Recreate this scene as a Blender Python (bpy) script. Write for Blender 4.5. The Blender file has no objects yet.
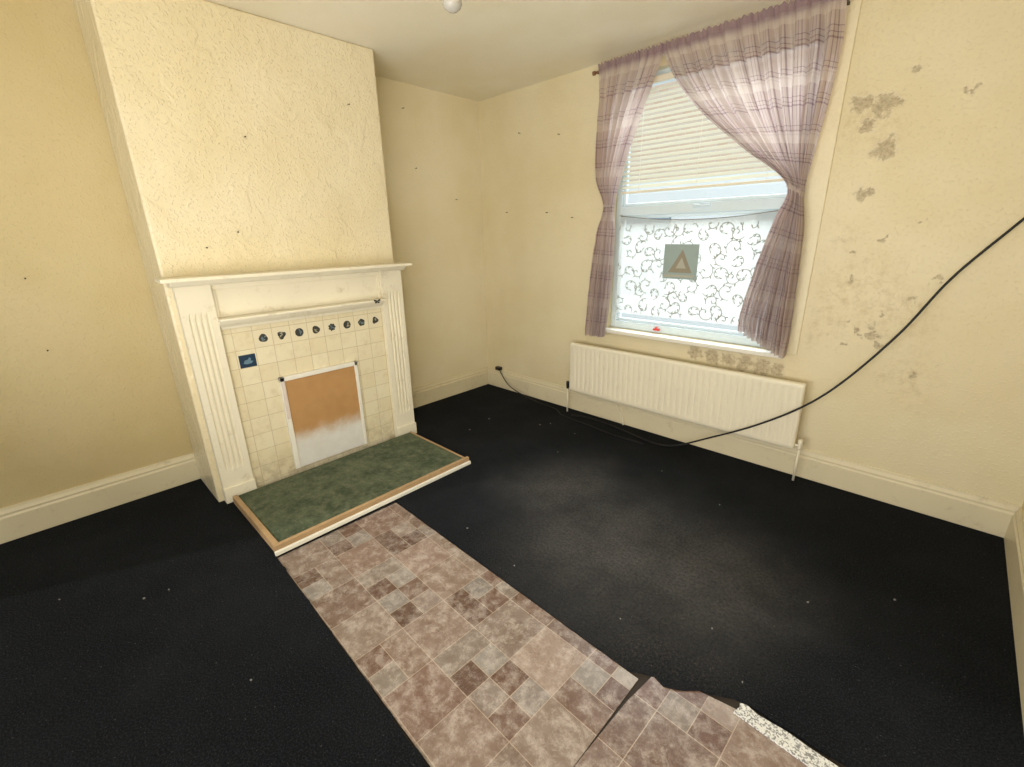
import bpy, bmesh, math, random
from mathutils import Vector, Matrix, noise
random.seed(7)
scn=bpy.context.scene
COL=bpy.context.collection
scn.view_settings.view_transform='Standard'
scn.view_settings.look='None'
scn.view_settings.exposure=0.0

# ------------------------------------------------------------------ helpers
def link(o): COL.objects.link(o); return o
class NT:
    def __init__(s,name):
        s.m=bpy.data.materials.new(name); s.m.use_nodes=True
        s.t=s.m.node_tree; s.n=s.t.nodes; s.l=s.t.links
        s.b=s.n['Principled BSDF']; s.out=s.n['Material Output']
    def new(s,t,**k):
        n=s.n.new(t)
        for a,b in k.items(): setattr(n,a,b)
        return n
    def set(s,sock,v):
        if isinstance(v,bpy.types.NodeSocket): s.l.new(v,sock)
        else:
            if isinstance(v,(tuple,list)) and len(v)==3 and sock.type=='RGBA': v=(*v,1)
            sock.default_value=v
    def pos(s): return s.new('ShaderNodeNewGeometry').outputs['Position']
    def uv(s): return s.new('ShaderNodeTexCoord').outputs['UV']
    def noise(s,scale,detail=3,rough=.5,vec=None,dist=0,out='Fac'):
        n=s.new('ShaderNodeTexNoise'); n.inputs['Scale'].default_value=scale; n.inputs['Detail'].default_value=detail
        n.inputs['Roughness'].default_value=rough; n.inputs['Distortion'].default_value=dist
        s.l.new(vec if vec is not None else s.pos(),n.inputs['Vector']); return n.outputs[out]
    def math(s,op,a,b=0.0,c=None):
        n=s.new('ShaderNodeMath',operation=op); s.set(n.inputs[0],a); s.set(n.inputs[1],b)
        if c is not None: s.set(n.inputs[2],c)
        return n.outputs[0]
    def ramp(s,v,a,b,lo=0.0,hi=1.0):
        n=s.new('ShaderNodeMapRange'); n.interpolation_type='SMOOTHSTEP'
        s.set(n.inputs[0],v)
        if a>b: a,b,lo,hi=b,a,hi,lo
        n.inputs[1].default_value=a;n.inputs[2].default_value=b;n.inputs[3].default_value=lo;n.inputs[4].default_value=hi
        return n.outputs[0]
    def mix(s,f,a,b,mode='MIX'):
        n=s.new('ShaderNodeMix',data_type='RGBA',blend_type=mode)
        s.set(n.inputs[0],f); s.set(n.inputs[6],a); s.set(n.inputs[7],b); return n.outputs[2]
    def vmath(s,op,a,b):
        n=s.new('ShaderNodeVectorMath',operation=op); s.set(n.inputs[0],a); s.set(n.inputs[1],b)
        return n.outputs['Value'] if op=='DISTANCE' else n.outputs[0]
    def blobs(s,pts,warp=.12,wscale=9,inner=.55):
        nv=s.noise(wscale,3,.6,out='Color')
        off=s.vmath('MULTIPLY',s.vmath('SUBTRACT',nv,(.5,.5,.5)),(warp*2,warp*2,warp*2))
        p=s.vmath('ADD',s.pos(),off); m=None
        for (x,y,z,r) in pts:
            d=s.vmath('DISTANCE',p,(x,y,z)); v=s.ramp(d,r,r*inner)
            m=v if m is None else s.math('MAXIMUM',m,v)
        return m
    def bump(s,h,strength=.3,dist=.01,normal=None):
        n=s.new('ShaderNodeBump'); n.inputs['Strength'].default_value=strength; n.inputs['Distance'].default_value=dist
        s.set(n.inputs['Height'],h)
        if normal is not None: s.l.new(normal,n.inputs['Normal'])
        return n.outputs[0]
    def fin(s,col,rough=.6,nrm=None,spec=.3,metal=0.0):
        s.set(s.b.inputs['Base Color'],col); s.set(s.b.inputs['Roughness'],rough)
        s.b.inputs['Specular IOR Level'].default_value=spec; s.b.inputs['Metallic'].default_value=metal
        if nrm is not None: s.l.new(nrm,s.b.inputs['Normal'])
        return s.m
def paint(name,col,rough=.5,var=.12,bs=.08,dirt=(.3,.22,.12),dirtamt=.25,scale=14):
    t=NT(name)
    c=t.mix(t.math('MULTIPLY',t.noise(3,2),var),col,tuple(v*.6 for v in col))
    d=t.ramp(t.noise(scale,6,.72),.54,.78,0,dirtamt)
    c=t.mix(d,c,dirt)
    return t.fin(c,rough,t.bump(t.noise(60,3),bs,.003))
def plain(name,col,rough=.5,metal=0,spec=.3):
    t=NT(name); c=t.mix(t.math('MULTIPLY',t.noise(20,2),.2),col,tuple(v*.7 for v in col))
    return t.fin(c,rough,None,spec,metal)

class MB:
    def __init__(s): s.v=[];s.f=[];s.m=[];s.uv={};s.sm=[]
    def quad(s,p,mi=0,uvs=None,sm=False):
        i=len(s.v); s.v+= [Vector(q) for q in p]; s.f.append(tuple(range(i,i+len(p)))); s.m.append(mi); s.sm.append(sm)
        if uvs: s.uv[len(s.f)-1]=uvs
    def box(s,x0,x1,y0,y1,z0,z1,mi=0):
        i=len(s.v)
        s.v+=[Vector(q) for q in ((x0,y0,z0),(x1,y0,z0),(x1,y1,z0),(x0,y1,z0),(x0,y0,z1),(x1,y0,z1),(x1,y1,z1),(x0,y1,z1))]
        for q in ((0,3,2,1),(4,5,6,7),(0,1,5,4),(1,2,6,5),(2,3,7,6),(3,0,4,7)):
            s.f.append(tuple(i+k for k in q)); s.m.append(mi); s.sm.append(False)
    def prism(s,prof,axis,a,b,mi=0,sm=False):
        n=len(prof); i=len(s.v)
        def mk(p,t):
            q=list(p); q.insert(axis,t); return Vector(q)
        s.v+=[mk(p,a) for p in prof]+[mk(p,b) for p in prof]
        for k in range(n):
            k2=(k+1)%n; s.f.append((i+k,i+k2,i+n+k2,i+n+k)); s.m.append(mi); s.sm.append(sm)
        s.f.append(tuple(i+k for k in range(n))[::-1]); s.m.append(mi); s.sm.append(False)
        s.f.append(tuple(i+n+k for k in range(n))); s.m.append(mi); s.sm.append(False)
    def tube(s,path,r,mi=0,n=10,radii=None):
        path=[Vector(p) for p in path]; i0=len(s.v)
        t0=(path[1]-path[0]).normalized(); ref=Vector((0,0,1)) if abs(t0.z)<.9 else Vector((1,0,0))
        nx=t0.cross(ref).normalized()
        for j,p in enumerate(path):
            t=(path[min(j+1,len(path)-1)]-path[max(j-1,0)]).normalized()
            nx=(nx-t*nx.dot(t)).normalized(); ny=t.cross(nx); rr=radii[j] if radii else r
            for k in range(n):
                a=2*math.pi*k/n; s.v.append(p+nx*math.cos(a)*rr+ny*math.sin(a)*rr)
        for j in range(len(path)-1):
            for k in range(n):
                k2=(k+1)%n; s.f.append((i0+j*n+k,i0+j*n+k2,i0+(j+1)*n+k2,i0+(j+1)*n+k)); s.m.append(mi); s.sm.append(True)
        s.f.append(tuple(i0+k for k in range(n))[::-1]); s.m.append(mi); s.sm.append(False)
        e=i0+(len(path)-1)*n; s.f.append(tuple(e+k for k in range(n))); s.m.append(mi); s.sm.append(False)
    def build(s,name,mats,org=(0,0,0),parent=None,bevel=0,seg=2):
        o3=Vector(org); me=bpy.data.meshes.new(name)
        me.from_pydata([tuple(v-o3) for v in s.v],[],s.f)
        for m in mats: me.materials.append(m)
        for p,mi,sm in zip(me.polygons,s.m,s.sm): p.material_index=mi; p.use_smooth=sm
        if s.uv:
            L=me.uv_layers.new(name='UVMap')
            for fi,uvs in s.uv.items():
                for k,li in enumerate(me.polygons[fi].loop_indices): L.data[li].uv=uvs[k]
        bm=bmesh.new(); bm.from_mesh(me)
        if not s.uv: bmesh.ops.recalc_face_normals(bm,faces=bm.faces)
        bm.to_mesh(me); bm.free()
        ob=link(bpy.data.objects.new(name,me))
        if parent:
            ob.parent=parent; ob.location=o3-Vector(parent.get('_o',(0,0,0)))
        else: ob.location=o3; ob['_o']=tuple(o3)
        if bevel:
            b=ob.modifiers.new('bevel','BEVEL'); b.width=bevel; b.segments=seg; b.limit_method='ANGLE'; b.angle_limit=math.radians(40)
        return ob
def empty(name,loc):
    e=link(bpy.data.objects.new(name,None)); e.location=loc; e.empty_display_size=.1; e['_o']=tuple(loc); return e
def tag(o,label,cat,group=None):
    o['label']=label; o['category']=cat
    if group: o['group']=group
    return o
def struct(o): o['kind']='structure'; return o
def catmull(P,n=10):
    P=[Vector(p) for p in P]; Q=[P[0]*2-P[1]]+P+[P[-1]*2-P[-2]]; out=[]
    for i in range(1,len(Q)-2):
        for k in range(n):
            t=k/n; a,b,c,d=Q[i-1],Q[i],Q[i+1],Q[i+2]
            out.append(.5*((2*b)+(c-a)*t+(2*a-5*b+4*c-d)*t*t+(-a+3*b-3*c+d)*t**3))
    out.append(P[-1]); return out
def interp(keys,t):
    for i in range(len(keys)-1):
        a,b=keys[i],keys[i+1]
        if t<=b[0] or i==len(keys)-2:
            f=(t-a[0])/(b[0]-a[0]); f=max(0,min(1,f))
            p0=keys[max(i-1,0)]; p3=keys[min(i+2,len(keys)-1)]
            res=[]
            for k in range(len(a[1])):
                h=b[0]-a[0]
                m0=(b[1][k]-p0[1][k])/(b[0]-p0[0])*h
                m1=(p3[1][k]-a[1][k])/(p3[0]-a[0])*h
                f2,f3=f*f,f*f*f
                res.append((2*f3-3*f2+1)*a[1][k]+(f3-2*f2+f)*m0+(-2*f3+3*f2)*b[1][k]+(f3-f2)*m1)
            return res

# ------------------------------------------------------------------ dimensions
H=2.704; W=3.955; D=.454; CY0=-2.732; CY1=-1.32; YB=-5.2
WX0,WX1,WZ0,WZ1=1.47,2.74,.80,2.58

# ------------------------------------------------------------------ wall materials
def wallmat(name,base,stains=(),scuffs=(),bs=.3,wave=.0,rough=.5):
    t=NT(name)
    c=t.mix(t.ramp(t.noise(1.3,3,.6),.35,.7,0,.5),base,(base[0]*.88,base[1]*.83,base[2]*.68))
    c=t.mix(t.ramp(t.noise(24,4,.7),.6,.8,0,.2),c,(base[0]*.58,base[1]*.50,base[2]*.38))
    if scuffs:
        m=t.math('MULTIPLY',t.blobs(scuffs,.18,6,.2),t.ramp(t.noise(18,6,.75),.42,.75,0,.6))
        c=t.mix(m,c,(base[0]*.64,base[1]*.53,base[2]*.40))
    hole=None
    if stains:
        m=t.blobs(stains,.07,20,.4); m=t.math('MULTIPLY',m,t.ramp(t.noise(34,5,.75),.25,.58,.4,1)); hole=m
        c=t.mix(t.math('MULTIPLY',m,.82),c,t.mix(t.ramp(t.noise(60,4,.7),.4,.65),(.47,.39,.26),(.28,.21,.12)))
        rim=t.math('MULTIPLY',t.ramp(m,.05,.25),t.ramp(m,.5,.28)); c=t.mix(t.math('MULTIPLY',rim,.25),c,(.86,.80,.64))
    h=t.math('ADD',t.math('MULTIPLY',t.ramp(t.noise(70,2,.5),.52,.72),.6),t.math('MULTIPLY',t.noise(22,3),.5))
    if wave:
        h=t.math('ADD',h,t.math('MULTIPLY',t.ramp(t.noise(5,2,.5,dist=.6),.45,.6),wave))
        h=t.math('ADD',h,t.math('MULTIPLY',t.noise(9,3,.6),wave*1.5))
    if hole is not None: h=t.math('SUBTRACT',h,t.math('MULTIPLY',hole,1.0))
    return t.fin(c,rough,t.bump(h,bs,.006),.45)
m_left=wallmat('painted_woodchip_shaded',(.60,.495,.275),bs=.35,wave=.3)  # left wall's dimmer light is put into this darker colour
m_rec=wallmat('painted_woodchip_brightened',(.81,.735,.54))  # same wall as the left one, colour lightened to imitate light in the recess
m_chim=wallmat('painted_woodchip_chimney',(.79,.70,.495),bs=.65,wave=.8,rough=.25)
ST=[(2.94,0,2.16,.06),(3.02,0,2.13,.065),(3.07,0,2.15,.05),(2.98,0,2.05,.04),(3.08,0,1.93,.07),(3.03,0,1.72,.05),(3.13,0,2.28,.025),
    (3.35,0,2.14,.022),(2.22,0,.71,.07),(2.34,0,.70,.07),(2.45,0,.695,.07),(2.56,0,.69,.08),(2.66,0,.685,.08),(2.76,0,.68,.06),(3.28,0,1.58,.022),(3.15,0,1.50,.02),(3.42,0,.78,.03)]
rs=random.Random(21)
for k in range(12): ST.append((rs.uniform(2.98,3.42),0,rs.uniform(.9,1.45),rs.uniform(.014,.034)))
SC=[(3.1,0,1.2,.32),(3.32,0,1.08,.25),(3.0,0,1.0,.22),(2.98,0,1.5,.15),(2.5,0,.7,.30),(3.4,0,.75,.2),(3.0,0,2.05,.22)]
m_back=wallmat('painted_woodchip_window',(.75,.665,.455),ST,SC,bs=.4,wave=.25)
m_right=wallmat('painted_woodchip_right',(.72,.63,.41))
m_ceil=wallmat('painted_ceiling',(.83,.78,.64),bs=.1)
m_trim=paint('cream_gloss_paint',(.76,.68,.48),.35,.3,.1,dirtamt=.35)
m_white=paint('white_gloss_paint',(.82,.79,.70),.35,.15,.06,dirtamt=.15)
m_surr=paint('surround_cream_paint',(.84,.78,.62),.4,.3,.12,dirt=(.42,.32,.18),dirtamt=.5,scale=11)
m_rad=paint('radiator_cream_enamel',(.84,.78,.62),.35,.15,.04,dirtamt=.12)
m_upvc=plain('white_window_plastic',(.70,.81,.88),.3)
m_black=plain('black_rubber',(.012,.012,.014),.45)
m_dark=plain('dark_metal',(.05,.045,.04),.4,.7)
t=NT('brown_wood')
cw=t.mix(t.noise(8,4,.6,dist=2),(.30,.15,.08),(.16,.07,.035)); m_wood=t.fin(cw,.55,t.bump(t.noise(90,3),.1,.002))
t=NT('bare_wood_strip'); cw=t.mix(t.noise(12,5,.7,dist=1.5),(.52,.36,.20),(.27,.16,.075)); m_bare=t.fin(cw,.6,t.bump(t.noise(90,3),.1,.002))

# ------------------------------------------------------------------ room shell
b=MB(); b.box(-.15,W+.15,YB,.15,-.12,-.012); m_sub=plain('dark_floorboards',(.030,.023,.018),.8)
struct(b.build('floor',[m_sub]))
b=MB(); b.box(-.15,W+.15,YB,.15,H,H+.12); struct(b.build('ceiling',[m_ceil]))
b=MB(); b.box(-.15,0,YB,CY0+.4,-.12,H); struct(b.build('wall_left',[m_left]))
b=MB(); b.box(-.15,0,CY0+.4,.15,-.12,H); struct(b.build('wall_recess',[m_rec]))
b=MB(); b.box(W,W+.15,YB,.15,-.12,H); struct(b.build('wall_right',[m_right]))
b=MB(); b.box(0,D,CY0,CY1,-.012,H)
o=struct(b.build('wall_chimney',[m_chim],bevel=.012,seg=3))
b=MB()
b.box(0,WX0,0,.15,-.12,H); b.box(WX1,W,0,.15,-.12,H); b.box(WX0,WX1,0,.15,-.12,WZ0); b.box(WX0,WX1,0,.15,WZ1,H)
struct(b.build('wall_back',[m_back]))
def skirt(name,kind,a,b_,at,h=.19,d=.022):
    prof=[(0,0),(d,0),(d,h*.72),(d*.75,h*.78),(d*.8,h*.84),(d*.45,h*.93),(d*.35,h),(0,h)]
    m=MB()
    if kind=='x': m.prism([(at-p[0],p[1]) for p in prof],0,a,b_)
    elif kind=='y+': m.prism([(at+p[0],p[1]) for p in prof],1,a,b_)
    elif kind=='y-': m.prism([(at-p[0],p[1]) for p in prof],1,a,b_)
    return struct(m.build(name,[m_trim]))
skirt('baseboard_back','x',0.0,W,0)
skirt('baseboard_left','y+',YB,CY0,0)
skirt('baseboard_recess','y+',CY1,-.022,0)
skirt('baseboard_right','y-',YB,-.022,W)
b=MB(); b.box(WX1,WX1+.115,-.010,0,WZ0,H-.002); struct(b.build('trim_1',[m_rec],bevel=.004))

# ------------------------------------------------------------------ carpet
t=NT('black_carpet')
base=t.mix(t.ramp(t.noise(2.2,4,.65),.35,.75),(.0080,.0098,.0130),(.016,.0182,.0225))
base=t.mix(t.ramp(t.noise(150,4,.8),.42,.75,0,.85),base,(.050,.054,.061))
wornb=t.blobs([(2.5,-1.40,0,.90),(2.9,-1.35,0,.65),(1.95,-1.15,0,.6)],.15,2.5,.0)
worn=t.math('MULTIPLY',wornb,t.math('MULTIPLY',t.ramp(t.noise(4,6,.7),.25,.65,.55,1),t.ramp(t.noise(70,5,.8),.30,.66,.35,1)))
base=t.mix(worn,base,(.122,.116,.110))
dirt=t.math('MULTIPLY',t.blobs([(2.95,-1.86,0,.18),(2.85,-1.92,0,.14),(3.10,-1.82,0,.14)],.12,8,.1),t.ramp(t.noise(80,5,.8),.48,.68))
base=t.mix(t.math('MULTIPLY',dirt,.5),base,(.14,.12,.105))
lint=t.ramp(t.noise(110,2,.5),.70,.74,0,.55)
base=t.mix(lint,base,(.17,.17,.18))
m_carp=t.fin(base,.95,t.bump(t.math('ADD',t.noise(260,4,.8),t.math('MULTIPLY',t.noise(45,4,.7),.8)),1.0,.014),.06)
b=MB()
cp=[(.024,-.024),(.024,CY1),(.456,CY1),(.456,CY0),(.024,CY0),(.024,YB+.05),(W-.024,YB+.05),(W-.024,-3.3),(3.9,-3.2),(2.63,-2.72),(1.25,-2.68),(1.25,-1.975),(2.90,-2.01),(2.97,-1.97),(3.02,-1.985),(3.10,-1.93),(3.22,-1.855),(3.56,-1.840),(W-.024,-1.83),(W-.024,-.024)]
carp=[]
for i in range(len(cp)):
    a=Vector(cp[i]);c=Vector(cp[(i+1)%len(cp)]); edge = 8<=i<=16
    n=max(1,int((c-a).length/.03)) if edge else 1
    for k in range(n):
        p=a.lerp(c,k/n)
        if k: p=p+Vector((noise.noise(Vector((p.x*17,p.y*17,0))),noise.noise(Vector((p.x*17,p.y*17,5)))))*.014
        carp.append((p.x,p.y))
b.prism(carp,2,-.012,0.0)
o=b.build('fitted_carpet',[m_carp],(2,-1,-.012)); tag(o,'worn black fitted carpet with grey dusty patch and lint','carpet')

# ------------------------------------------------------------------ vinyl
def linomat():
    t=NT('stone_pattern_vinyl')
    a=t.new('ShaderNodeVertexColor'); a.layer_name='Col'
    A=a.outputs[0]
    dk=t.mix(1.0,A,(.70,.63,.59),'MULTIPLY')
    lt=t.mix(.5,A,(.66,.60,.55))
    c=t.mix(t.ramp(t.noise(9,8,.78,dist=.2),.34,.68,0,.8),A,dk)
    c=t.mix(t.ramp(t.noise(17,8,.82,dist=.2),.42,.68,0,.75),c,lt)
    c=t.mix(t.ramp(t.noise(60,5,.75),.56,.75,0,.30),c,(.24,.17,.14))
    return t.fin(c,t.ramp(t.noise(8,3),.3,.7,.24,.42),t.bump(t.noise(30,4),.08,.002),.5)
m_lino=linomat()
PAL=[(.46,.385,.345),(.49,.42,.38),(.43,.35,.31),(.51,.45,.41),(.42,.34,.30),(.48,.41,.37)]
PALD=[(.35,.26,.22),(.37,.28,.24),(.40,.32,.28)]
PALL=[(.50,.475,.455),(.51,.46,.43),(.46,.42,.39),(.53,.50,.475)]
UNIT=[(0,0,2,2,0),(2,0,1,1,1),(3,0,1,1,2),(2,1,2,1,0),(4,0,2,2,0),
      (0,2,1,1,2),(1,2,1,1,1),(0,3,1,1,1),(1,3,1,1,2),(2,2,2,2,0),(4,2,1,2,2),(5,2,1,1,1),(5,3,1,1,2),
      (0,4,2,2,0),(2,4,2,1,1),(2,5,1,1,2),(3,5,1,1,1),(4,4,2,2,0)]
def lino(name,ox,oy,oz,rot,nx,ny,cell,clip,label,seed,shift=0):
    rnd=random.Random(seed); bm=bmesh.new(); col=bm.loops.layers.color.new('Col')
    def face(pts,z,c):
        poly=[Vector(p) for p in pts]
        for i in range(len(clip)):
            a=Vector(clip[i]);e=Vector(clip[(i+1)%len(clip)])-a; out=[]
            for j in range(len(poly)):
                p,q=poly[j],poly[(j+1)%len(poly)]
                dp=e.x*(p.y-a.y)-e.y*(p.x-a.x); dq=e.x*(q.y-a.y)-e.y*(q.x-a.x)
                if dp>=0: out.append(p)
                if dp*dq<0: out.append(p.lerp(q,dp/(dp-dq)))
            poly=out
            if len(poly)<3: return
        try: f=bm.faces.new([bm.verts.new((p.x,p.y,z)) for p in poly])
        except: return
        for l in f.loops: l[col]=(*c,1)
    top=[bm.verts.new((p[0],p[1],.0035)) for p in clip]; bot=[bm.verts.new((p[0],p[1],0)) for p in clip]
    fs=[bm.faces.new(top),bm.faces.new(bot[::-1])]
    for i in range(len(clip)):
        j=(i+1)%len(clip); fs.append(bm.faces.new((bot[i],bot[j],top[j],top[i])))
    for f in fs:
        for l in f.loops: l[col]=(.66,.60,.54,1)
    g=.0016
    for uy in range(-1,ny//6+2):
        for ux in range(-1,nx//6+2):
            for (x,y,w,h,pi) in UNIT:
                i=ux*6+x+shift; j=uy*6+y-shift
                if i<-2 or j<-2 or i>nx+2 or j>ny+2: continue
                c=rnd.choice((PAL,PALD,PALL)[pi]); k=rnd.uniform(.92,1.08); c=tuple(v*k for v in c)
                face([(i*cell+g,j*cell+g),((i+w)*cell-g,j*cell+g),((i+w)*cell-g,(j+h)*cell-g),(i*cell+g,(j+h)*cell-g)],.0042,c)
    me=bpy.data.meshes.new(name); bm.to_mesh(me); bm.free(); me.materials.append(m_lino)
    o=link(bpy.data.objects.new(name,me)); o.location=(ox,oy,oz); o.rotation_euler[2]=rot
    tag(o,label,'vinyl flooring'); return o
L=.106
lino('vinyl_floor_strip',1.255,-2.675,-.0115,-.022,18,8,L,[(0,0),(1.675,-.01),(1.676,.26),(1.674,.40),(1.668,.695),(0,.693)],'brown stone-patterned vinyl strip running from the hearth',5)
lino('vinyl_floor_offcut',2.921,-2.82,-.0100,-.020,8,10,L,[(.01,.05),(.64,.0),(.70,.93),(.32,.94),(.15,.905),(.032,.845),(.016,.70),(.010,.45)],'torn brown stone-patterned vinyl offcut beside carpet edge',11,1)
t=NT('speckled_white_vinyl'); sp=t.ramp(t.noise(170,2,.5),.48,.58)
m_speck=t.fin(t.mix(sp,(.62,.62,.60),(.20,.20,.20)),.5)
b=MB(); b.prism([(3.235,-1.912),(3.60,-1.935),(3.60,-1.872),(3.45,-1.868),(3.38,-1.862),(3.30,-1.868),(3.26,-1.858),(3.24,-1.866),(3.245,-1.88)],2,-.0045,.003)
tag(b.build('speckled_vinyl_strip',[m_speck],(3.4,-1.9,-.0045)),'white speckled vinyl strip at the torn carpet edge','vinyl flooring')

# ------------------------------------------------------------------ hearth
HZ=.045; hx0,hx1,hy0,hy1=.54,1.215,-2.645,-1.385
he=empty('hearth',(.9,-2.0,0)); tag(he,'low hearth covered in worn green carpet with wooden edging','hearth')
t=NT('green_carpet')
c=t.mix(t.ramp(t.noise(9,6,.75),.35,.7),(.078,.105,.062),(.19,.215,.135))
c=t.mix(t.ramp(t.noise(20,6,.8),.48,.70,0,.65),c,(.28,.26,.19))
c=t.mix(t.ramp(t.noise(120,3,.7),.45,.75,0,.5),c,(.07,.09,.05))
m_green=t.fin(c,.95,t.bump(t.math('ADD',t.noise(220,3,.7),t.noise(18,4)),1,.012),.1)
b=MB(); NX,NY=18,30
for i in range(NX):
    for j in range(NY):
        P=[]
        for a,c2 in ((0,0),(1,0),(1,1),(0,1)):
            x=hx0+(hx1-hx0)*(i+a)/NX; y=hy0+(hy1-hy0)*(j+c2)/NY
            ed=min(i+a,NX-i-a,j+c2,NY-j-c2)
            z=HZ+.006*noise.noise(Vector((x*6,y*6,0)))-(.01 if ed==0 else 0)+.004
            P.append((x,y,z))
        b.quad(P,0,None,True)
b.box(hx0,hx1,hy0,hy1,0.001,HZ-.004)
b.build('carpet_top',[m_green],(.9,-2,0),he)
b=MB(); b.box(hx1,hx1+.024,hy0-.03,hy1+.03,0.001,HZ+.006); fe=b.build('front_edging',[m_bare,m_white],(hx1,-2,0),he,bevel=.003); fe['label']='bare wooden front edging strip'
b=MB(); b.box(hx0,hx1,hy0-.028,hy0,0.001,HZ+.006); b.build('side_edging',[m_bare],(.9,hy0,0),he,bevel=.003)
b=MB(); b.box(hx0,hx1,hy1,hy1+.014,0.001,HZ+.002); b.build('side_edging',[m_bare],(.9,hy1,0),he,bevel=.003)
b=MB(); b.box(hx1+.025,hx1+.041,hy0-.035,hy1+.03,0.001,.026); b.build('front_moulding',[m_white],(hx1,-2,0),he,bevel=.004)

# ------------------------------------------------------------------ fireplace surround
fp=empty('fireplace_surround',(D,-2.0,0)); tag(fp,'cream painted wooden fireplace surround with fluted pilasters and tiled panel','fireplace')
G=.001
def pil(y0,y1):
    m=MB(); x0=D+G; xf=D+.050
    m.box(x0,xf+.014,y0-.003,y1+.003,0.001,.095)
    w=y1-y0; n=4; mar=.030; fw=(w-2*mar)/n
    m.box(x0,xf,y0,y1,.095,.20)
    zs=[.20,.215,.235,1.135,1.155,1.17]; dp=[0,.6,1,1,.6,0]
    K=9; rows=[]
    for z_,d_ in zip(zs,dp):
        row=[(xf,y0,z_)]
        for i in range(n):
            ys=y0+mar+i*fw; cw_=fw*.38*max(d_,.25); yc=ys+fw*.5
            for k in range(K):
                a=math.pi*k/(K-1); row.append((xf-.011*math.sin(a)*d_,yc-cw_*math.cos(a),z_))
        row.append((xf,y1,z_)); rows.append(row)
    for j in range(len(rows)-1):
        for i in range(len(rows[0])-1): m.quad([rows[j][i],rows[j][i+1],rows[j+1][i+1],rows[j+1][i]])
    m.quad([(x0,y0,.20),(xf,y0,.20),(xf,y0,1.17),(x0,y0,1.17)]); m.quad([(x0,y1,.20),(xf,y1,.20),(xf,y1,1.17),(x0,y1,1.17)])
    m.box(x0,xf,y0,y1,1.17,1.315)
    return m.build('pilaster',[m_surr],(D,(y0+y1)/2,0),fp)
PY=[(-2.70,-2.53),(-1.475,-1.305)]
for y0,y1 in PY: pil(y0,y1)
b=MB()
b.prism([(D+G,1.315),(D+.070,1.315),(D+.085,1.325),(D+.10,1.345),(D+G,1.345)],1,-2.72,-1.285)
b.box(D+G,D+.150,-2.765,-1.265,1.345,1.365)
b.build('mantel_shelf',[m_surr],(D,-2,1.33),fp,bevel=.004)
b=MB(); y0,y1=-2.53,-1.475
b.box(D+G,D+.018,y0,y1,1.125,1.315)
b.box(D+.018,D+.030,y0,y1,1.285,1.315); b.box(D+.018,D+.030,y0,y0+.02,1.125,1.285); b.box(D+.018,D+.030,y1-.02,y1,1.125,1.285)
b.build('frieze_panel',[m_surr],(D,-2,1.125),fp,bevel=.003)
b=MB()
b.box(D+G,D+.10,y0,y1,1.11,1.125)
b.prism([(D+G,1.055),(D+.030,1.055),(D+.034,1.07),(D+.055,1.09),(D+.065,1.11),(D+G,1.11)],1,y0,y1)
b.build('lower_shelf',[m_surr],(D,-2,1.05),fp,bevel=.003)
TS=.1098; TY=-2.306; TZ=.970
t=NT('cream_glazed_tiles')
sx=t.new('ShaderNodeSeparateXYZ'); t.l.new(t.pos(),sx.inputs[0])
cx=t.new('ShaderNodeCombineXYZ'); t.l.new(t.math('ADD',sx.outputs[1],-TY+TS*4.5),cx.inputs[0]); t.l.new(t.math('ADD',sx.outputs[2],-TZ+TS*10.5),cx.inputs[1])
br=t.new('ShaderNodeTexBrick'); br.offset=0; br.squash=1
t.l.new(cx.outputs[0],br.inputs['Vector'])
br.inputs['Scale'].default_value=1; br.inputs['Brick Width'].default_value=TS; br.inputs['Row Height'].default_value=TS
br.inputs['Mortar Size'].default_value=.0016; br.inputs['Mortar Smooth'].default_value=.4; br.inputs['Bias'].default_value=0
br.inputs['Color1'].default_value=(.74,.655,.45,1); br.inputs['Color2'].default_value=(.79,.72,.53,1); br.inputs['Mortar'].default_value=(.50,.41,.26,1)
c=t.mix(t.ramp(t.noise(12,6,.78),.46,.72,0,.5),br.outputs[0],(.60,.49,.30))
c=t.mix(t.math('MULTIPLY',t.ramp(sx.outputs[2],.28,.05),t.ramp(t.noise(16,5,.7),.4,.65,.1,.6)),c,(.42,.34,.22))
inv=t.math('SUBTRACT',1,br.outputs['Fac'])
m_tile=t.fin(c,.22,t.bump(inv,.4,.003),.5)
b=MB(); b.box(D+G,D+.015,y0,y1,0.0,1.055); tp=b.build('tile_panel',[m_tile],(D,-2,0),fp); tp['label']='cream glazed tiles with dirty grout'
m_motif=plain('dark_motif_glaze',(.050,.052,.045),.3); m_tcream=plain('cream_tile_glaze',(.77,.69,.50),.25)
m_navy=plain('navy_tile_glaze',(.022,.046,.085),.25)
m_fig=plain('pale_motif_glaze',(.34,.31,.22),.3); m_figb=plain('blue_motif_glaze',(.16,.22,.26),.3)
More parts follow.
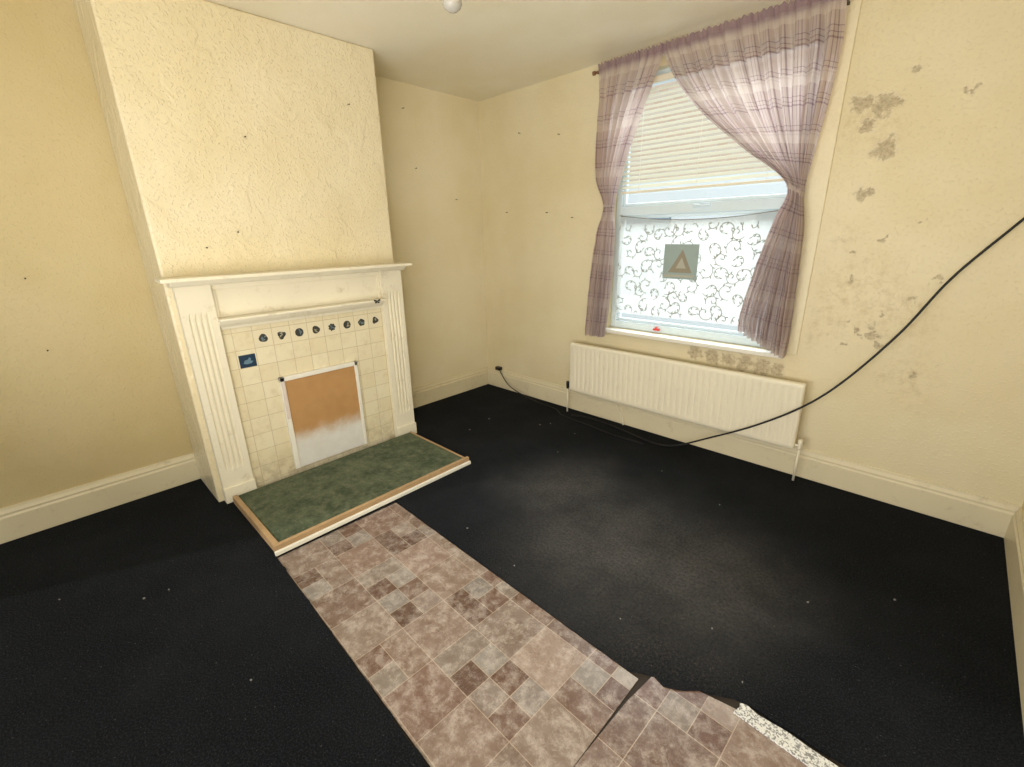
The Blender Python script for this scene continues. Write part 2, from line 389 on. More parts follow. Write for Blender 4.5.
def motif(yc,zc,seed):
    rnd=random.Random(seed); m=MB(); xs=D+.0152; s=.052
    m.box(xs,xs+.002,yc-s,yc+s,zc-s,zc+s,0)
    xf=xs+.0026
    n=28; ring=[]
    rnd_=seed%3; R=.027
    lob=rnd.choice([3,5,7]); ph=rnd.random()*6
    for q in range(n):
        a=2*math.pi*q/n; am={0:.0,1:.12,2:.24}[rnd_]
        r=R*(1-am/2+am*math.sin(lob*a+ph)*.6+rnd.uniform(-.04,.04)); ring.append((xf,yc+r*math.cos(a),zc+r*math.sin(a)))
    m.quad(ring,1)
    for q in range(rnd.choice([3,4,5])):
        cy_=yc+rnd.uniform(-.013,.013); cz_=zc+rnd.uniform(-.013,.013); pts=[]; rot_=rnd.random()*6
        for j in range(7):
            a=2*math.pi*j/7; r=rnd.uniform(.35,1)*.009
            u_,v_=r*1.5*math.cos(a),r*.6*math.sin(a)
            pts.append((xf+.0006+.0002*q,cy_+u_*math.cos(rot_)-v_*math.sin(rot_),cz_+u_*math.sin(rot_)+v_*math.cos(rot_)))
        m.quad(pts,2)
    return m.build('decorated_tile',[m_tcream,m_motif,m_figb if seed%2 else m_fig],(D,yc,zc),fp)
for i in range(8): motif(TY+TS*i,TZ,i+1)
m=MB(); yc,zc=TY-TS,TZ-TS*1.12; s=.046; xs=D+.0152
m.box(xs,xs+.003,yc-s,yc+s,zc-s*.85,zc+s*.85,0)
bird=[(-.026,-.013),(-.01,-.019),(.018,-.017),(.030,-.005),(.016,.0),(.020,.014),(.010,.020),(0,.008),(-.016,.006)]
m.quad([(xs+.0036,yc+p,zc+q) for p,q in bird],1)
o=m.build('picture_tile',[m_navy,plain('blue_white_glaze',(.13,.22,.29),.3)],(D,yc,zc),fp); o['label']='navy blue tile with a pale bird'
def butterfly(loc):
    m=MB(); x,y,z=loc
    m.tube([(x,y,z-.012),(x,y,z+.012)],.002,0,8)
    for sgn in (-1,1):
        m.quad([(x,y,z),(x+.004,y+sgn*.012,z+.014),(x+.006,y+sgn*.026,z+.016),(x+.006,y+sgn*.024,z+.003)],0)
        m.quad([(x,y,z),(x+.005,y+sgn*.018,z-.002),(x+.004,y+sgn*.016,z-.013),(x+.002,y+sgn*.006,z-.010)],0)
    return m.build('butterfly_ornament',[m_black],loc)
tag(butterfly((D+.102,-1.555,1.115)),'small black butterfly ornament on the lower mantel shelf','ornament')

# ------------------------------------------------------------------ fireplace cover board
by0,by1,bz0,bz1=-2.265,-1.73,.052,.705; xb=D+.016
cb=empty('fireplace_cover_board',(xb,-2,bz0)); tag(cb,'brown hardboard cover in white frame with whitewashed lower part','board')
t=NT('hardboard_whitewashed'); sx=t.new('ShaderNodeSeparateXYZ'); t.l.new(t.pos(),sx.inputs[0])
z=t.math('ADD',sx.outputs[2],t.math('MULTIPLY',t.math('SUBTRACT',t.noise(6,6,.7),.5),.14))
w=t.ramp(z,.34,.21)
c=t.mix(w,t.mix(t.noise(14,4),(.52,.30,.125),(.40,.215,.08)),t.mix(t.noise(9,5,.7),(.80,.79,.75),(.60,.57,.52)))
m_hard=t.fin(c,.6,t.bump(t.noise(50,3),.1,.002))
fwid=.030
b=MB(); b.box(xb+.004,xb+.014,by0+fwid-.002,by1-.020,bz0,bz1-fwid+.002); b.build('panel',[m_hard],(xb,-2,bz0),cb)
b=MB(); b.box(xb,xb+.024,by0,by0+fwid,bz0,bz1); b.box(xb,xb+.024,by1-.022,by1,bz0,bz1); b.box(xb,xb+.024,by0,by1,bz1-fwid,bz1)
b.build('frame',[m_white],(xb,-2,bz0),cb,bevel=.003)
b=MB(); yy=by0+.004
b.box(xb+.025,xb+.030,yy,yy+.02,.42,.68); b.build('tape_strip',[plain('pale_peeling_tape',(.70,.60,.54),.6)],(xb,yy,.6),cb)

# ------------------------------------------------------------------ window
win=MB(); fy0,fy1=.055,.115; fw=.05
win.box(WX0,WX0+fw,fy0,fy1,WZ0,WZ1); win.box(WX1-fw,WX1,fy0,fy1,WZ0,WZ1)
win.box(WX0+fw,WX1-fw,fy0,fy1,WZ0,WZ0+.06); win.box(WX0+fw,WX1-fw,fy0,fy1,WZ1-fw,WZ1)
win.box(WX0+fw,WX1-fw,fy0,fy1,1.665,1.73)
for z0,z1 in ((WZ0+.06,1.665),(1.73,WZ1-fw)):
    a0,a1=WX0+fw,WX1-fw; q=.022
    win.box(a0,a0+q,fy0+.015,fy1-.015,z0,z1); win.box(a1-q,a1,fy0+.015,fy1-.015,z0,z1)
    win.box(a0+q,a1-q,fy0+.015,fy1-.015,z0,z0+q); win.box(a0+q,a1-q,fy0+.015,fy1-.015,z1-q,z1)
wo=win.build('window_1',[m_upvc],(2.1,.085,WZ0),bevel=.004); struct(wo)
t=NT('window_glass'); tr=t.new('ShaderNodeBsdfTransparent'); tr.inputs[0].default_value=(.88,.96,1,1); gl=t.new('ShaderNodeBsdfGlossy'); gl.inputs['Roughness'].default_value=.02
ms=t.new('ShaderNodeMixShader'); ms.inputs[0].default_value=.06; t.l.new(tr.outputs[0],ms.inputs[1]); t.l.new(gl.outputs[0],ms.inputs[2]); t.l.new(ms.outputs[0],t.out.inputs[0]); m_glass=t.m
for z0,z1 in ((WZ0+.07,1.67),(1.735,WZ1-fw)):
    b=MB(); b.quad([(WX0+fw,.085,z0),(WX1-fw,.085,z0),(WX1-fw,.085,z1),(WX0+fw,.085,z1)]); b.build('glass_pane',[m_glass],(2.1,.085,z0),wo)
b=MB(); b.box(2.08,2.12,.035,.054,1.70,1.722); b.box(2.09,2.20,.028,.040,1.704,1.716); b.build('handle',[m_upvc],(2.1,.05,1.7),wo,bevel=.003)
b=MB(); b.box(WX0-.07,WX1+.05,-.06,.055,WZ0-.03,WZ0-.0005)
struct(b.build('trim_2',[m_white],bevel=.006))
b=MB(); b.box(1.86,1.91,.036,.0545,WZ0+.02,WZ0+.035); b.box(1.88,1.89,.03,.045,WZ0+.025,WZ0+.05)
tag(b.build('window_catch',[plain('red_plastic',(.7,.06,.05),.4)],(1.88,.05,WZ0+.02),bevel=.002),'small red plastic catch on the lower window frame','window catch')

vb=empty('venetian_blind',(2.1,.02,2.5)); tag(vb,'cream venetian blind lowered over the upper window pane','blind')
t=NT('blind_slat'); d=t.new('ShaderNodeBsdfDiffuse'); d.inputs[0].default_value=(.68,.66,.55,1); tl=t.new('ShaderNodeBsdfTranslucent'); tl.inputs[0].default_value=(.74,.72,.58,1)
ms=t.new('ShaderNodeMixShader'); ms.inputs[0].default_value=.26; t.l.new(d.outputs[0],ms.inputs[1]); t.l.new(tl.outputs[0],ms.inputs[2]); t.l.new(ms.outputs[0],t.out.inputs[0]); m_slat=t.m
vx0,vx1=WX0+.06,WX1-.06
b=MB(); b.box(vx0,vx1,.006,.040,2.50,2.535); b.build('head_rail',[m_rad],(2.1,.02,2.5),vb,bevel=.002)
b=MB(); zb=1.83; n=20
for i in range(n):
    z=2.49-(i+1)*(2.49-zb)/(n+1)
    pts=[]
    for k in range(5):
        a=(k/4-.5); ang=math.radians(-50)
        pts.append((.023+a*.029*math.cos(ang),z-a*.029*math.sin(ang)+.0018*(1-4*a*a)))
    for k in range(4):
        b.quad([(vx0,pts[k][0],pts[k][1]),(vx1,pts[k][0],pts[k][1]),(vx1,pts[k+1][0],pts[k+1][1]),(vx0,pts[k+1][0],pts[k+1][1])],0,None,True)
b.build('slats',[m_slat],(2.1,.02,2.1),vb)
b=MB(); b.box(vx0,vx1,.012,.034,zb-.012,zb+.004); b.build('bottom_rail',[m_rad],(2.1,.02,zb),vb,bevel=.002)
for x in (vx0+.15,2.1,vx1-.15):
    b=MB(); b.tube([(x,.005,2.5),(x,.005,zb)],.0012,0,6)
    b.build('ladder_cord',[m_white],(x,.02,2.1),vb)

# lace curtain over lower pane
t=NT('lace_net')
tr=t.new('ShaderNodeBsdfTransparent'); tl=t.new('ShaderNodeBsdfTranslucent'); tl.inputs[0].default_value=(.60,.60,.55,1); d=t.new('ShaderNodeBsdfDiffuse'); d.inputs[0].default_value=(.75,.75,.69,1)
m1=t.new('ShaderNodeMixShader'); m1.inputs[0].default_value=.42; t.l.new(tl.outputs[0],m1.inputs[1]); t.l.new(d.outputs[0],m1.inputs[2])
m2=t.new('ShaderNodeMixShader'); m2.inputs[0].default_value=.74; t.l.new(tr.outputs[0],m2.inputs[1]); t.l.new(m1.outputs[0],m2.inputs[2]); t.l.new(m2.outputs[0],t.out.inputs[0]); m_net=t.m
t=NT('lace_scroll_thread')
tl=t.new('ShaderNodeBsdfTranslucent'); tl.inputs[0].default_value=(.30,.30,.27,1); d=t.new('ShaderNodeBsdfDiffuse'); d.inputs[0].default_value=(.40,.40,.35,1)
m1=t.new('ShaderNodeMixShader'); m1.inputs[0].default_value=.62; t.l.new(tl.outputs[0],m1.inputs[1]); t.l.new(d.outputs[0],m1.inputs[2]); t.l.new(m1.outputs[0],t.out.inputs[0]); m_scroll=t.m
lx0,lx1=WX0+.055,WX1-.05
def ltop(x): f=(x-lx0)/(lx1-lx0); return 1.665-.045*4*f*(1-f)
b=MB(); nx,nz=80,10
def ly(x,z): return .03+.0025*math.sin(x*38+.8*math.sin(z*5))
for i in range(nx):
    for j in range(nz):
        P=[]
        for a,c2 in ((0,0),(1,0),(1,1),(0,1)):
            x=lx0+(lx1-lx0)*(i+a)/nx; f=(j+c2)/nz; z=.93+(ltop(x)-.93)*f; P.append((x,ly(x,z),z))
        b.quad(P,0,None,True)
rnd=random.Random(5)
def inb(x,z): return lx0<x<lx1 and .935<z<1.60
def ribbon(pts,w):
    for i in range(len(pts)-1):
        (x0,z0),(x1,z1)=pts[i],pts[i+1]; dx,dz=x1-x0,z1-z0; L_=math.hypot(dx,dz)+1e-9; nx_,nz_=-dz/L_*w/2,dx/L_*w/2
        if not(inb(x0,z0) and inb(x1,z1)): continue
        q=[(x0+nx_,z0+nz_),(x1+nx_,z1+nz_),(x1-nx_,z1-nz_),(x0-nx_,z0-nz_)]
        b.quad([(x,ly(x,z)-.004,z) for x,z in q],1)
def leaf(x,z,a,l):
    ca,sa=math.cos(a),math.sin(a)
    if not(inb(x,z) and inb(x+l*ca,z+l*sa)): return
    P=[(0,0),(l*.35,l*.22),(l*.75,l*.16),(l,0),(l*.7,-l*.14),(l*.3,-l*.16)]
    b.quad([(x+p*ca-q*sa,ly(x,z)-.0048,z+p*sa+q*ca) for p,q in P],1)
for gx in range(8):
    for gz in range(5):
        cx_=lx0+.07+gx*.15+(.075 if gz%2 else 0)+rnd.uniform(-.015,.015); cz_=.985+gz*.14+rnd.uniform(-.012,.012); fl_=1 if (gx+gz)%2 else -1; ph=rnd.uniform(0,6.28)
        for sp,sc in ((1,1.0),(-1,.8)):
            pts=[]
            for k in range(30):
                s_=k/29; a=ph+fl_*sp*s_*2*math.pi*.85; r=.062*sc*(1-s_*.70)
                ox_,oz_=.042*math.cos(ph*.5),.042*math.sin(ph*.5)
                pts.append((cx_+sp*ox_+r*math.cos(a),cz_+sp*oz_+r*math.sin(a)))
            ribbon(pts,.0060)
            for k in (3,9,15,21,28):
                (x,zq),(x2,z2)=pts[k],pts[min(k+1,29)]; a=math.atan2(z2-zq,x2-x)+(.9 if k%2 else -.9); leaf(x,zq,a,.024)
lo=b.build('lace_curtain',[m_net,m_scroll],(2.1,.03,1.66)); tag(lo,'white net curtain with scrolling vine embroidery over lower pane','net curtain')
b=MB(); b.tube([(lx0+(lx1-lx0)*k/20,.024,ltop(lx0+(lx1-lx0)*k/20)+.002) for k in range(21)],.0030,0,6)
b.build('curtain_wire',[plain('grey_coated_wire',(.26,.25,.22),.5)],(2.1,.03,1.66),lo)
px,pz=2.04,1.34
b=MB(); b.box(px-.125,px+.125,.010,.013,pz-.12,pz+.12,0)
b.quad([(px-.085,.0092,pz-.075),(px+.09,.0092,pz-.075),(px+.012,.0092,pz+.085)],1)
b.quad([(px-.03,.0086,pz-.045),(px+.045,.0086,pz-.045),(px+.01,.0086,pz+.03)],2)
b.quad([(px-.11,.0088,pz-.105),(px+.11,.0088,pz-.105),(px+.11,.0088,pz-.09),(px-.11,.0088,pz-.09)],2)
o=b.build('window_picture',[plain('teal_grey_card',(.33,.41,.40),.5),plain('brown_print',(.30,.27,.20),.5),plain('tan_print',(.44,.43,.36),.5)],(px,.012,pz))
tag(o,'square teal card with brown triangle hung at lace curtain','picture')

# ------------------------------------------------------------------ curtains and rod
RZ,RY=2.625,-.085
rod=empty('curtain_rod',(2.05,RY,RZ)); tag(rod,'thin brown wooden curtain rod above the window','curtain rod')
b=MB(); b.tube([(1.325,RY,RZ),(2.81,RY,RZ+.012)],.0075,0,12); b.build('pole',[m_wood],(2.05,RY,RZ),rod)
for x in (1.320,2.815):
    b=MB(); zf=RZ+(.012 if x>2 else 0); b.tube([(x-.012,RY,zf),(x-.008,RY,zf),(x+.008,RY,zf),(x+.012,RY,zf)],.016,0,12,[.008,.014,.014,.008]); b.build('finial',[m_wood],(x,RY,RZ),rod)
for x in (1.345,2.80):
    b=MB(); b.box(x-.006,x+.006,RY,-.001,RZ-.006,RZ+.006); b.box(x-.014,x+.014,-.006,-.0005,RZ-.03,RZ+.03); b.build('bracket',[m_dark],(x,RY,RZ),rod)
def curtmat():
    t=NT('mauve_check_voile'); uv=t.uv(); s=t.new('ShaderNodeSeparateXYZ'); t.l.new(uv,s.inputs[0])
    def lines(v,per,off,w):
        f=t.math('FRACT',t.math('DIVIDE',t.math('ADD',v,off),per)); return t.math('LESS_THAN',t.math('ABSOLUTE',t.math('SUBTRACT',f,.5)),w)
    U,V=s.outputs[0],s.outputs[1]
    m=None
    for v in (U,V):
        for per,off,w in ((.16,0,.028),(.16,.022,.014),(.16,.048,.014)):
            k=lines(v,per,off,w); m=k if m is None else t.math('ADD',m,k)
    m=t.math('MINIMUM',m,1.6)
    col=t.mix(t.math('MULTIPLY',m,.56),(.72,.61,.585),(.21,.125,.165))
    pale=lines(V,.32,.06,.10); col=t.mix(t.math('MULTIPLY',pale,.42),col,(.91,.84,.78))
    pale=lines(U,.32,.02,.09); col=t.mix(t.math('MULTIPLY',pale,.32),col,(.91,.84,.78))
    hd=t.ramp(V,.12,.05); col=t.mix(t.math('MULTIPLY',hd,.8),col,(.38,.26,.34))
    tail=t.ramp(V,1.15,1.6); col=t.mix(t.math('MULTIPLY',tail,.35),col,(.46,.36,.36))
    d=t.new('ShaderNodeBsdfDiffuse'); tl=t.new('ShaderNodeBsdfTranslucent'); tr=t.new('ShaderNodeBsdfTransparent')
    t.l.new(col,d.inputs[0]); t.l.new(col,tl.inputs[0])
    a=t.new('ShaderNodeMixShader'); a.inputs[0].default_value=.55; t.l.new(d.outputs[0],a.inputs[1]); t.l.new(tl.outputs[0],a.inputs[2])
    c=t.new('ShaderNodeMixShader'); t.l.new(tr.outputs[0],c.inputs[1]); t.l.new(a.outputs[0],c.inputs[2])
    t.l.new(t.math('MINIMUM',1.0,t.math('ADD',.80,t.math('MULTIPLY',m,.12))),c.inputs[0]); t.l.new(c.outputs[0],t.out.inputs[0]); return t.m
m_curt=curtmat()
def curtain(keys,folds,fabw,fabl,tieT,label,nu=190,nv=120,ph=0):
    org=(keys[0][1][0],RY,RZ); th=empty('curtain',org); tag(th,label,'curtain','tied-back window curtains')
    m=MB(); grid=[]
    for j in range(nv+1):
        t_=j/nv; xl,zl,xr,zr,yc,am=interp(keys,t_); row=[]
        hf=max(0,1-t_/.05)
        for i in range(nu+1):
            s=i/nu
            w=2*math.pi*folds*s+ph+1.6*math.sin(s*7+t_*2)
            x=xl+(xr-xl)*s; z=zl+(zr-zl)*s; y=yc+am*(1-.6*hf)*math.sin(w+.9*noise.noise(Vector((s*6,t_*4,ph))))+am*.35*math.sin(2.3*w+3*t_)
            if t_>tieT: y+=.010*noise.noise(Vector((s*9,t_*22,ph+3)))
            y+=hf*.006*math.sin(s*folds*22)
            x+=.25*am*math.cos(w)*(1 if .02<s<.98 else 0)
            z+=.006*math.sin(w*1.0)*(1 if t_>.97 else 0)
            if j==0: z+=.006*math.sin(s*folds*17)
            y=min(y,-.018)
            row.append((x,y,z))
        grid.append(row)
    for j in range(nv):
        for i in range(nu):
            m.quad([grid[j][i],grid[j+1][i],grid[j+1][i+1],grid[j][i+1]],0,[(i/nu*fabw,j/nv*fabl),(i/nu*fabw,(j+1)/nv*fabl),((i+1)/nu*fabw,(j+1)/nv*fabl),((i+1)/nu*fabw,j/nv*fabl)],True)
    o=m.build('fabric',[m_curt],org,th)
    bm=bmesh.new(); bm.from_mesh(o.data); bmesh.ops.remove_doubles(bm,verts=bm.verts,dist=1e-6); bm.to_mesh(o.data); bm.free()
    xl,zl,xr,zr,yc,am=interp(keys,tieT); cx_,cz_=(xl+xr)/2,(zl+zr)/2; rx=(xr-xl)/2+.008; ry=am*1.3+.006
    mt=MB(); pts=[]
    for k in range(25):
        a=2*math.pi*k/24; f=math.cos(a); pts.append((cx_+rx*f,yc+ry*math.sin(a),cz_+(zr-zl)/2*f))
    for k in range(24):
        p,q=pts[k],pts[k+1]; mt.quad([(p[0],p[1],p[2]-.012),(q[0],q[1],q[2]-.012),(q[0],q[1],q[2]+.012),(p[0],p[1],p[2]+.012)],0,[(k*.01,.12),(k*.01+.01,.12),(k*.01+.01,.14),(k*.01,.14)],True)
    mt.build('tie_band',[m_curt],(cx_,yc,cz_),th)
    return th
YF=RY-.024
curtain([(0,(1.365,2.665,1.85,2.67,YF,.012)),(.05,(1.375,2.60,1.845,2.60,YF,.012)),(.2,(1.365,2.30,1.70,2.30,-.085,.028)),(.4,(1.38,1.93,1.57,1.92,-.08,.032)),(.5,(1.445,1.74,1.52,1.74,-.07,.022)),(.6,(1.41,1.56,1.54,1.55,-.08,.028)),(.8,(1.36,1.17,1.54,1.16,-.09,.032)),(1,(1.335,.74,1.51,.75,-.095,.032))],7,1.1,1.95,.5,'mauve checked voile curtain tied back, hanging straight to the sill')
curtain([(0,(1.835,2.67,2.80,2.685,YF-.001,.012)),(.05,(1.86,2.60,2.81,2.61,YF-.001,.013)),(.13,(1.94,2.45,2.815,2.44,-.09,.032)),(.26,(2.13,2.24,2.80,2.20,-.09,.040)),(.40,(2.42,2.00,2.77,1.94,-.085,.038)),(.52,(2.675,1.79,2.755,1.74,-.08,.028)),(.62,(2.645,1.60,2.785,1.55,-.09,.036)),(.75,(2.585,1.34,2.80,1.28,-.10,.040)),(.9,(2.53,1.05,2.81,.98,-.10,.040)),(1,(2.53,.93,2.81,.79,-.10,.036))],11,1.9,2.05,.52,'mauve checked voile curtain swept aside and tied, with slanted hem',ph=1)

# ------------------------------------------------------------------ radiator
rx0,rx1,rz0,rz1=1.184,2.953,.215,.651; ryf=-.120; ryb=-.082
ra=empty('radiator',((rx0+rx1)/2,-.1,rz0)); tag(ra,'long cream panel radiator with shallow vertical ridges below the window','radiator')
b=MB(); n=38; e=.024
def rib(x):
    s=(x-rx0-e)/(rx1-rx0-2*e)
    if s<=0 or s>=1: return 0
    f=(s*n)%1.0; d_=min(f,1-f)
    return .0060*(.5+.5*math.cos(math.pi*min(1,d_/.32)))
NXR=n*14; xs=[rx0+e+(rx1-rx0-2*e)*k/NXR for k in range(NXR+1)]
zt=[rz0,rz0+.003,rz0+.010,rz0+.030,rz0+.050,rz1-.050,rz1-.030,rz1-.010,rz1-.003,rz1]; rim=[.012,.004,0,0,0,0,0,0,.004,.012]; ym=[0,0,0,0,1,1,0,0,0,0]
grid=[]
for z_,k,rm in zip(zt,ym,rim):
    row=[(rx0,ryf+.012,z_),(rx0+.003,ryf+.004+rm*.6,z_),(rx0+.010,ryf+rm,z_)]
    for x in xs: row.append((x,ryf+rm+(rib(x) if k else 0),z_))
    row+=[(rx1-.010,ryf+rm,z_),(rx1-.003,ryf+.004+rm*.6,z_),(rx1,ryf+.012,z_)]; grid.append(row)
iv=len(b.v); nc=len(grid[0])
for row in grid: b.v+=[Vector(p) for p in row]
for j in range(len(grid)-1):
    for i in range(nc-1):
        b.f.append((iv+j*nc+i,iv+j*nc+i+1,iv+(j+1)*nc+i+1,iv+(j+1)*nc+i)); b.m.append(0); b.sm.append(True)
b.uv={0:[(0,0)]*4}
o=b.build('panel',[m_rad],(rx0,-.1,rz0),ra)
b=MB(); b.box(rx0,rx1,ryf+.0125,ryb,rz0,rz1); b.build('casing',[m_rad],(rx0,-.1,rz0),ra,bevel=.004)
for x in (rx0+.2,rx1-.2):
    b=MB(); b.box(x-.02,x+.02,ryb,-.0225,rz0+.05,rz1-.05); b.build('wall_bracket',[m_rad],(x,-.05,rz0),ra)
for x,s in ((rx0,-1),(rx1,1)):
    b=MB(); xv=x+s*.028
    b.tube([(x-s*.002,-.1,rz0+.03),(xv,-.1,rz0+.03)],.009,0,10)
    b.tube([(xv,-.1,rz0+.075),(xv,-.1,rz0+.07),(xv,-.1,rz0+.045),(xv,-.1,rz0+.012),(xv,-.1,rz0+.008)],.012,0,12,[.010,.014,.014,.012,.012])
    b.tube([(xv,-.1,rz0+.01),(xv,-.1,0.0005)],.0075,1,10)
    b.build('valve',[m_rad if s>0 else m_black,m_rad],(xv,-.1,0),ra)

# ------------------------------------------------------------------ cables
P=[(3.945,-.06,2.02),(3.78,-.05,1.77),(3.62,-.06,1.54),(3.46,-.07,1.30),(3.32,-.09,1.01),(3.13,-.13,.71),(2.96,-.165,.52),(2.72,-.17,.33),(2.45,-.17,.16),(2.24,-.18,.04),(2.10,-.20,.009),(1.9,-.18,.009),(1.65,-.13,.009),(1.42,-.12,.010),(1.25,-.16,.009)]
b=MB(); b.tube(catmull(P,10),.0060,0,8)
tag(b.build('black_cable',[m_black],(1.9,-.18,0)),'thick black cable drooping across the wall onto the carpet','cable')
P=[(.21,-.032,.205),(.27,-.05,.15),(.40,-.08,.075),(.60,-.10,.03),(.85,-.13,.012),(1.05,-.14,.008),(1.20,-.22,.008),(1.5,-.25,.008),(1.75,-.28,.007),(2.0,-.27,.008)]
b=MB(); b.tube(catmull(P,10),.0045,0,8)
tag(b.build('thin_cable',[m_black],(.9,-.13,0)),'thin black cable running from the corner junction box along skirting','cable')
b=MB(); b.box(.16,.225,-.045,-.001,.192,.225); b.box(.175,.215,-.052,-.044,.198,.218)
tag(b.build('junction_box',[m_dark],(.2,-.02,.19),bevel=.003),'small dark junction box sitting on the skirting board','junction box')
b=MB(); b.tube(catmull([(1.62,-.029,.16),(1.66,-.032,.10),(1.69,-.036,.05),(1.70,-.04,.0005)],6),.0055,0,8)
tag(b.build('pipe_stub',[m_rad],(1.68,-.03,0)),'short cream pipe against the skirting below the radiator','pipe')

# ------------------------------------------------------------------ wall nails
NL=[('C',-2.50,1.51),('C',-2.20,2.09),('C',-2.33,1.59),('C',-1.55,2.35),('L',-.83,2.52),('L',-.75,2.09),('L',-.33,1.86),('L',-3.23,1.38),('L',-3.24,1.00),
    ('W',.35,1.74),('W',.52,2.37),('W',.95,2.30),('W',.83,1.72),('W',1.10,1.67)]
b=MB(); b.tube([(0,0,0),(0,0,.022),(0,0,.0222),(0,0,.0242)],.003,0,8,[.0018,.0018,.0042,.0042]); nail=None
for wl,a_,z_ in NL:
    if nail is None: o=b.build('wall_nail',[m_dark]); nail=o
    else: o=nail.copy(); link(o)
    if wl=='C': o.location=(D+.0005,a_,z_); o.rotation_euler=(0,math.radians(90),0)
    elif wl=='L': o.location=(.0005,a_,z_); o.rotation_euler=(0,math.radians(90),0)
    else: o.location=(a_,-.0005,z_); o.rotation_euler=(math.radians(90),0,0)
    tag(o,'small dark metal nail stuck in the cream wall','nail','nails stuck in the walls')
m_scrap=plain('pale_scrap_paper',(.26,.26,.25),.8)
SC_=[(1.10,-3.20),(1.12,-3.11),(1.17,-.50),(2.74,-.70),(3.22,-1.78),(.80,-.97),(3.57,-.93),(.82,-3.47),(2.3,-.55),(1.5,-.45),(1.22,-.42),(3.3,-1.2),(1.9,-3.0),(1.6,-.8),(3.05,-1.62),(.75,-.7),(2.2,-1.9),(1.8,-1.86),(2.75,-1.83)]
for k,(x,y) in enumerate(SC_):
    rn=random.Random(k); m=MB(); n=6; R=rn.uniform(.003,.0065); pts=[]
    for q in range(n):
        a=2*math.pi*q/n; r=R*rn.uniform(.5,1.2); pts.append((x+r*math.cos(a),y+r*math.sin(a)))
    m.prism(pts,2,.0003,.003+rn.uniform(0,.002))
    tag(m.build('paper_scrap',[m_scrap],(x,y,0)),'tiny pale scrap of debris lying on black carpet','debris','debris scraps on the carpet')

# ------------------------------------------------------------------ pendant
pe=empty('pendant_light',(1.93,-1.89,H)); tag(pe,'white ceiling pendant light hanging on a short flex','ceiling light')
b=MB(); b.tube([(1.93,-1.89,H-.0005),(1.93,-1.89,H-.012),(1.93,-1.89,H-.03),(1.93,-1.89,H-.035)],.05,0,24,[.05,.05,.035,.01]); b.build('ceiling_rose',[m_white],(1.93,-1.89,H),pe)
b=MB(); b.tube([(1.93,-1.89,H-.03),(1.93,-1.89,2.47)],.0035,0,8); b.build('flex',[m_white],(1.93,-1.89,H),pe)
b=MB(); b.tube([(1.93,-1.89,z) for z in (2.49,2.48,2.45,2.44,2.42,2.415)],.02,0,20,[.006,.014,.017,.021,.021,.018]); b.build('lamp_holder',[plain('grey_white_plastic',(.62,.60,.55),.4)],(1.93,-1.89,2.4),pe)
b=MB(); zz=[2.42,2.405,2.39,2.375,2.36,2.347,2.338,2.334]; rr=[.013,.018,.026,.034,.036,.030,.018,.003]
b.tube([(1.93,-1.89,z) for z in zz],.02,0,24,rr); b.build('bulb',[plain('grey_glass_bulb',(.42,.40,.36),.25)],(1.93,-1.89,2.4),pe)

# ------------------------------------------------------------------ outside
t=NT('sunlit_brick'); sx=t.new('ShaderNodeSeparateXYZ'); t.l.new(t.pos(),sx.inputs[0]); cx=t.new('ShaderNodeCombineXYZ'); t.l.new(sx.outputs[0],cx.inputs[0]); t.l.new(sx.outputs[2],cx.inputs[1])
br=t.new('ShaderNodeTexBrick'); t.l.new(cx.outputs[0],br.inputs['Vector']); br.inputs['Scale'].default_value=1; br.inputs['Brick Width'].default_value=.225; br.inputs['Row Height'].default_value=.075; br.inputs['Mortar Size'].default_value=.008
br.inputs['Color1'].default_value=(.70,.52,.40,1);br.inputs['Color2'].default_value=(.64,.44,.32,1);br.inputs['Mortar'].default_value=(.65,.60,.52,1)
m_brick=t.fin(br.outputs[0],.8)
m_render=plain('white_render',(.80,.82,.82),.8)
m_road=plain('grey_tarmac',(.45,.49,.53),.9)
m_dkgl=plain('dark_window_glass',(.25,.32,.38),.2)
b=MB(); b.box(-16,8,7,7.3,-.8,2.6,1); b.box(-16,8,7,7.3,2.6,7,0)
for x in (-9.5,-6.2,-2.9,.4): b.box(x,x+1.5,6.94,7,.1,1.9,2)
o=b.build('wall_exterior',[m_brick,m_render,m_dkgl]); struct(o)
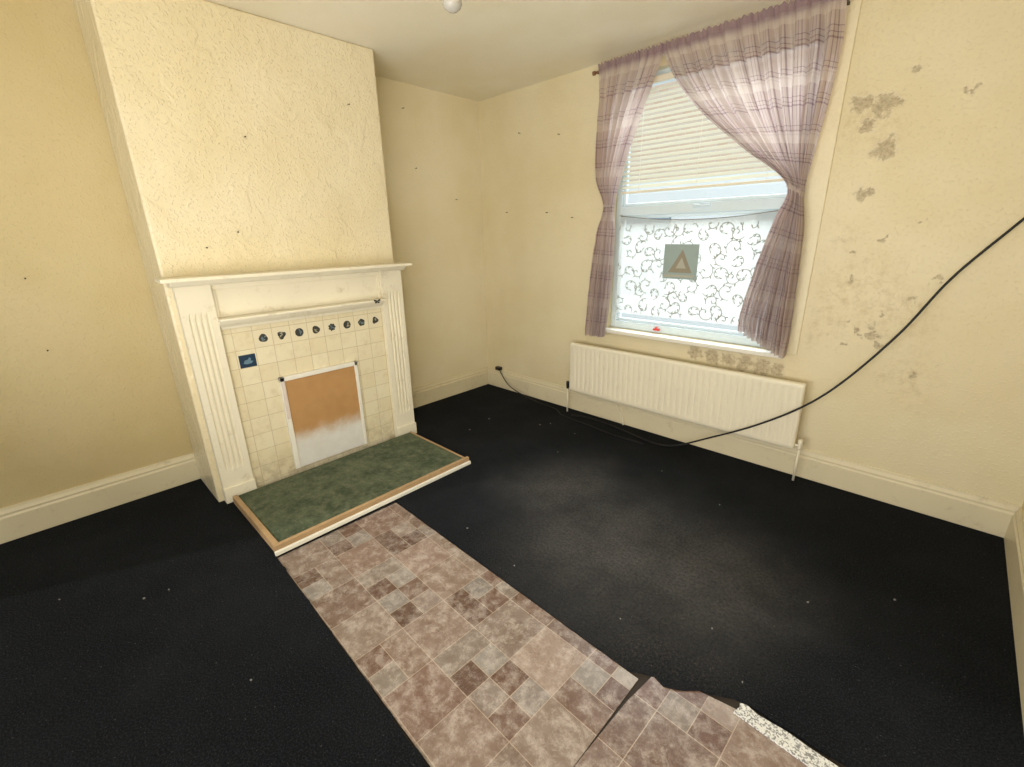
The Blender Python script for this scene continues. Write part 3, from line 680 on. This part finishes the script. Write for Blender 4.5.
b=MB(); b.box(-16,8,.2,7,-.9,-.8); struct(b.build('ground_exterior',[m_road]))

# ------------------------------------------------------------------ lights
w=bpy.data.worlds.new('W'); scn.world=w; w.use_nodes=True; bg=w.node_tree.nodes['Background']; bg.inputs[0].default_value=(.88,.94,1,1); bg.inputs[1].default_value=.8
def area(name,loc,tgt,sx_,sy_,en,col):
    l=bpy.data.lights.new(name,'AREA'); l.shape='RECTANGLE'; l.size=sx_; l.size_y=sy_; l.energy=en; l.color=col
    o=link(bpy.data.objects.new(name,l)); o.location=loc; d=Vector(tgt)-Vector(loc); o.rotation_euler=d.to_track_quat('-Z','Y').to_euler(); return o
area('sky_light',(1.9,2.4,4.0),(2.1,0,1.5),4.5,2.6,680,(.95,.98,1))
area('side_fill_light',(3.92,-3.6,1.6),(0,-.6,1.5),.9,1.7,36,(1,.96,.89))  # added fill from the right, out of view, to brighten the recess
area('ceiling_fill_light',(2.6,-3.7,.9),(2.4,-2.0,2.7),1.6,1.6,68,(1,.955,.87))  # unseen fill added to brighten the ceiling and even out the walls
s=bpy.data.lights.new('sun','SUN'); s.energy=1.6; s.angle=.02; s.color=(1,.95,.86); so=link(bpy.data.objects.new('sun',s))
d=Vector((.4,1,-.7)); so.rotation_euler=d.to_track_quat('-Z','Y').to_euler()

# ------------------------------------------------------------------ camera
a=math.radians(44.198);p=math.radians(18.297);r0=math.radians(-1.130)
f=Vector((-math.cos(p)*math.sin(a),math.cos(p)*math.cos(a),-math.sin(p))); r=Vector((math.cos(a),math.sin(a),0)); u=r.cross(f)
r2=r*math.cos(r0)+u*math.sin(r0); u2=u*math.cos(r0)-r*math.sin(r0)
cam=bpy.data.cameras.new('camera'); co=link(bpy.data.objects.new('camera',cam)); scn.camera=co
M=Matrix((r2,u2,-f)).transposed().to_4x4(); M.translation=Vector((3.479,-3.207,1.55)); co.matrix_world=M
cam.sensor_width=36; cam.lens=451.873/1024*36; cam.clip_start=.02
for o in bpy.data.objects:
    if '_o' in o: del o['_o']
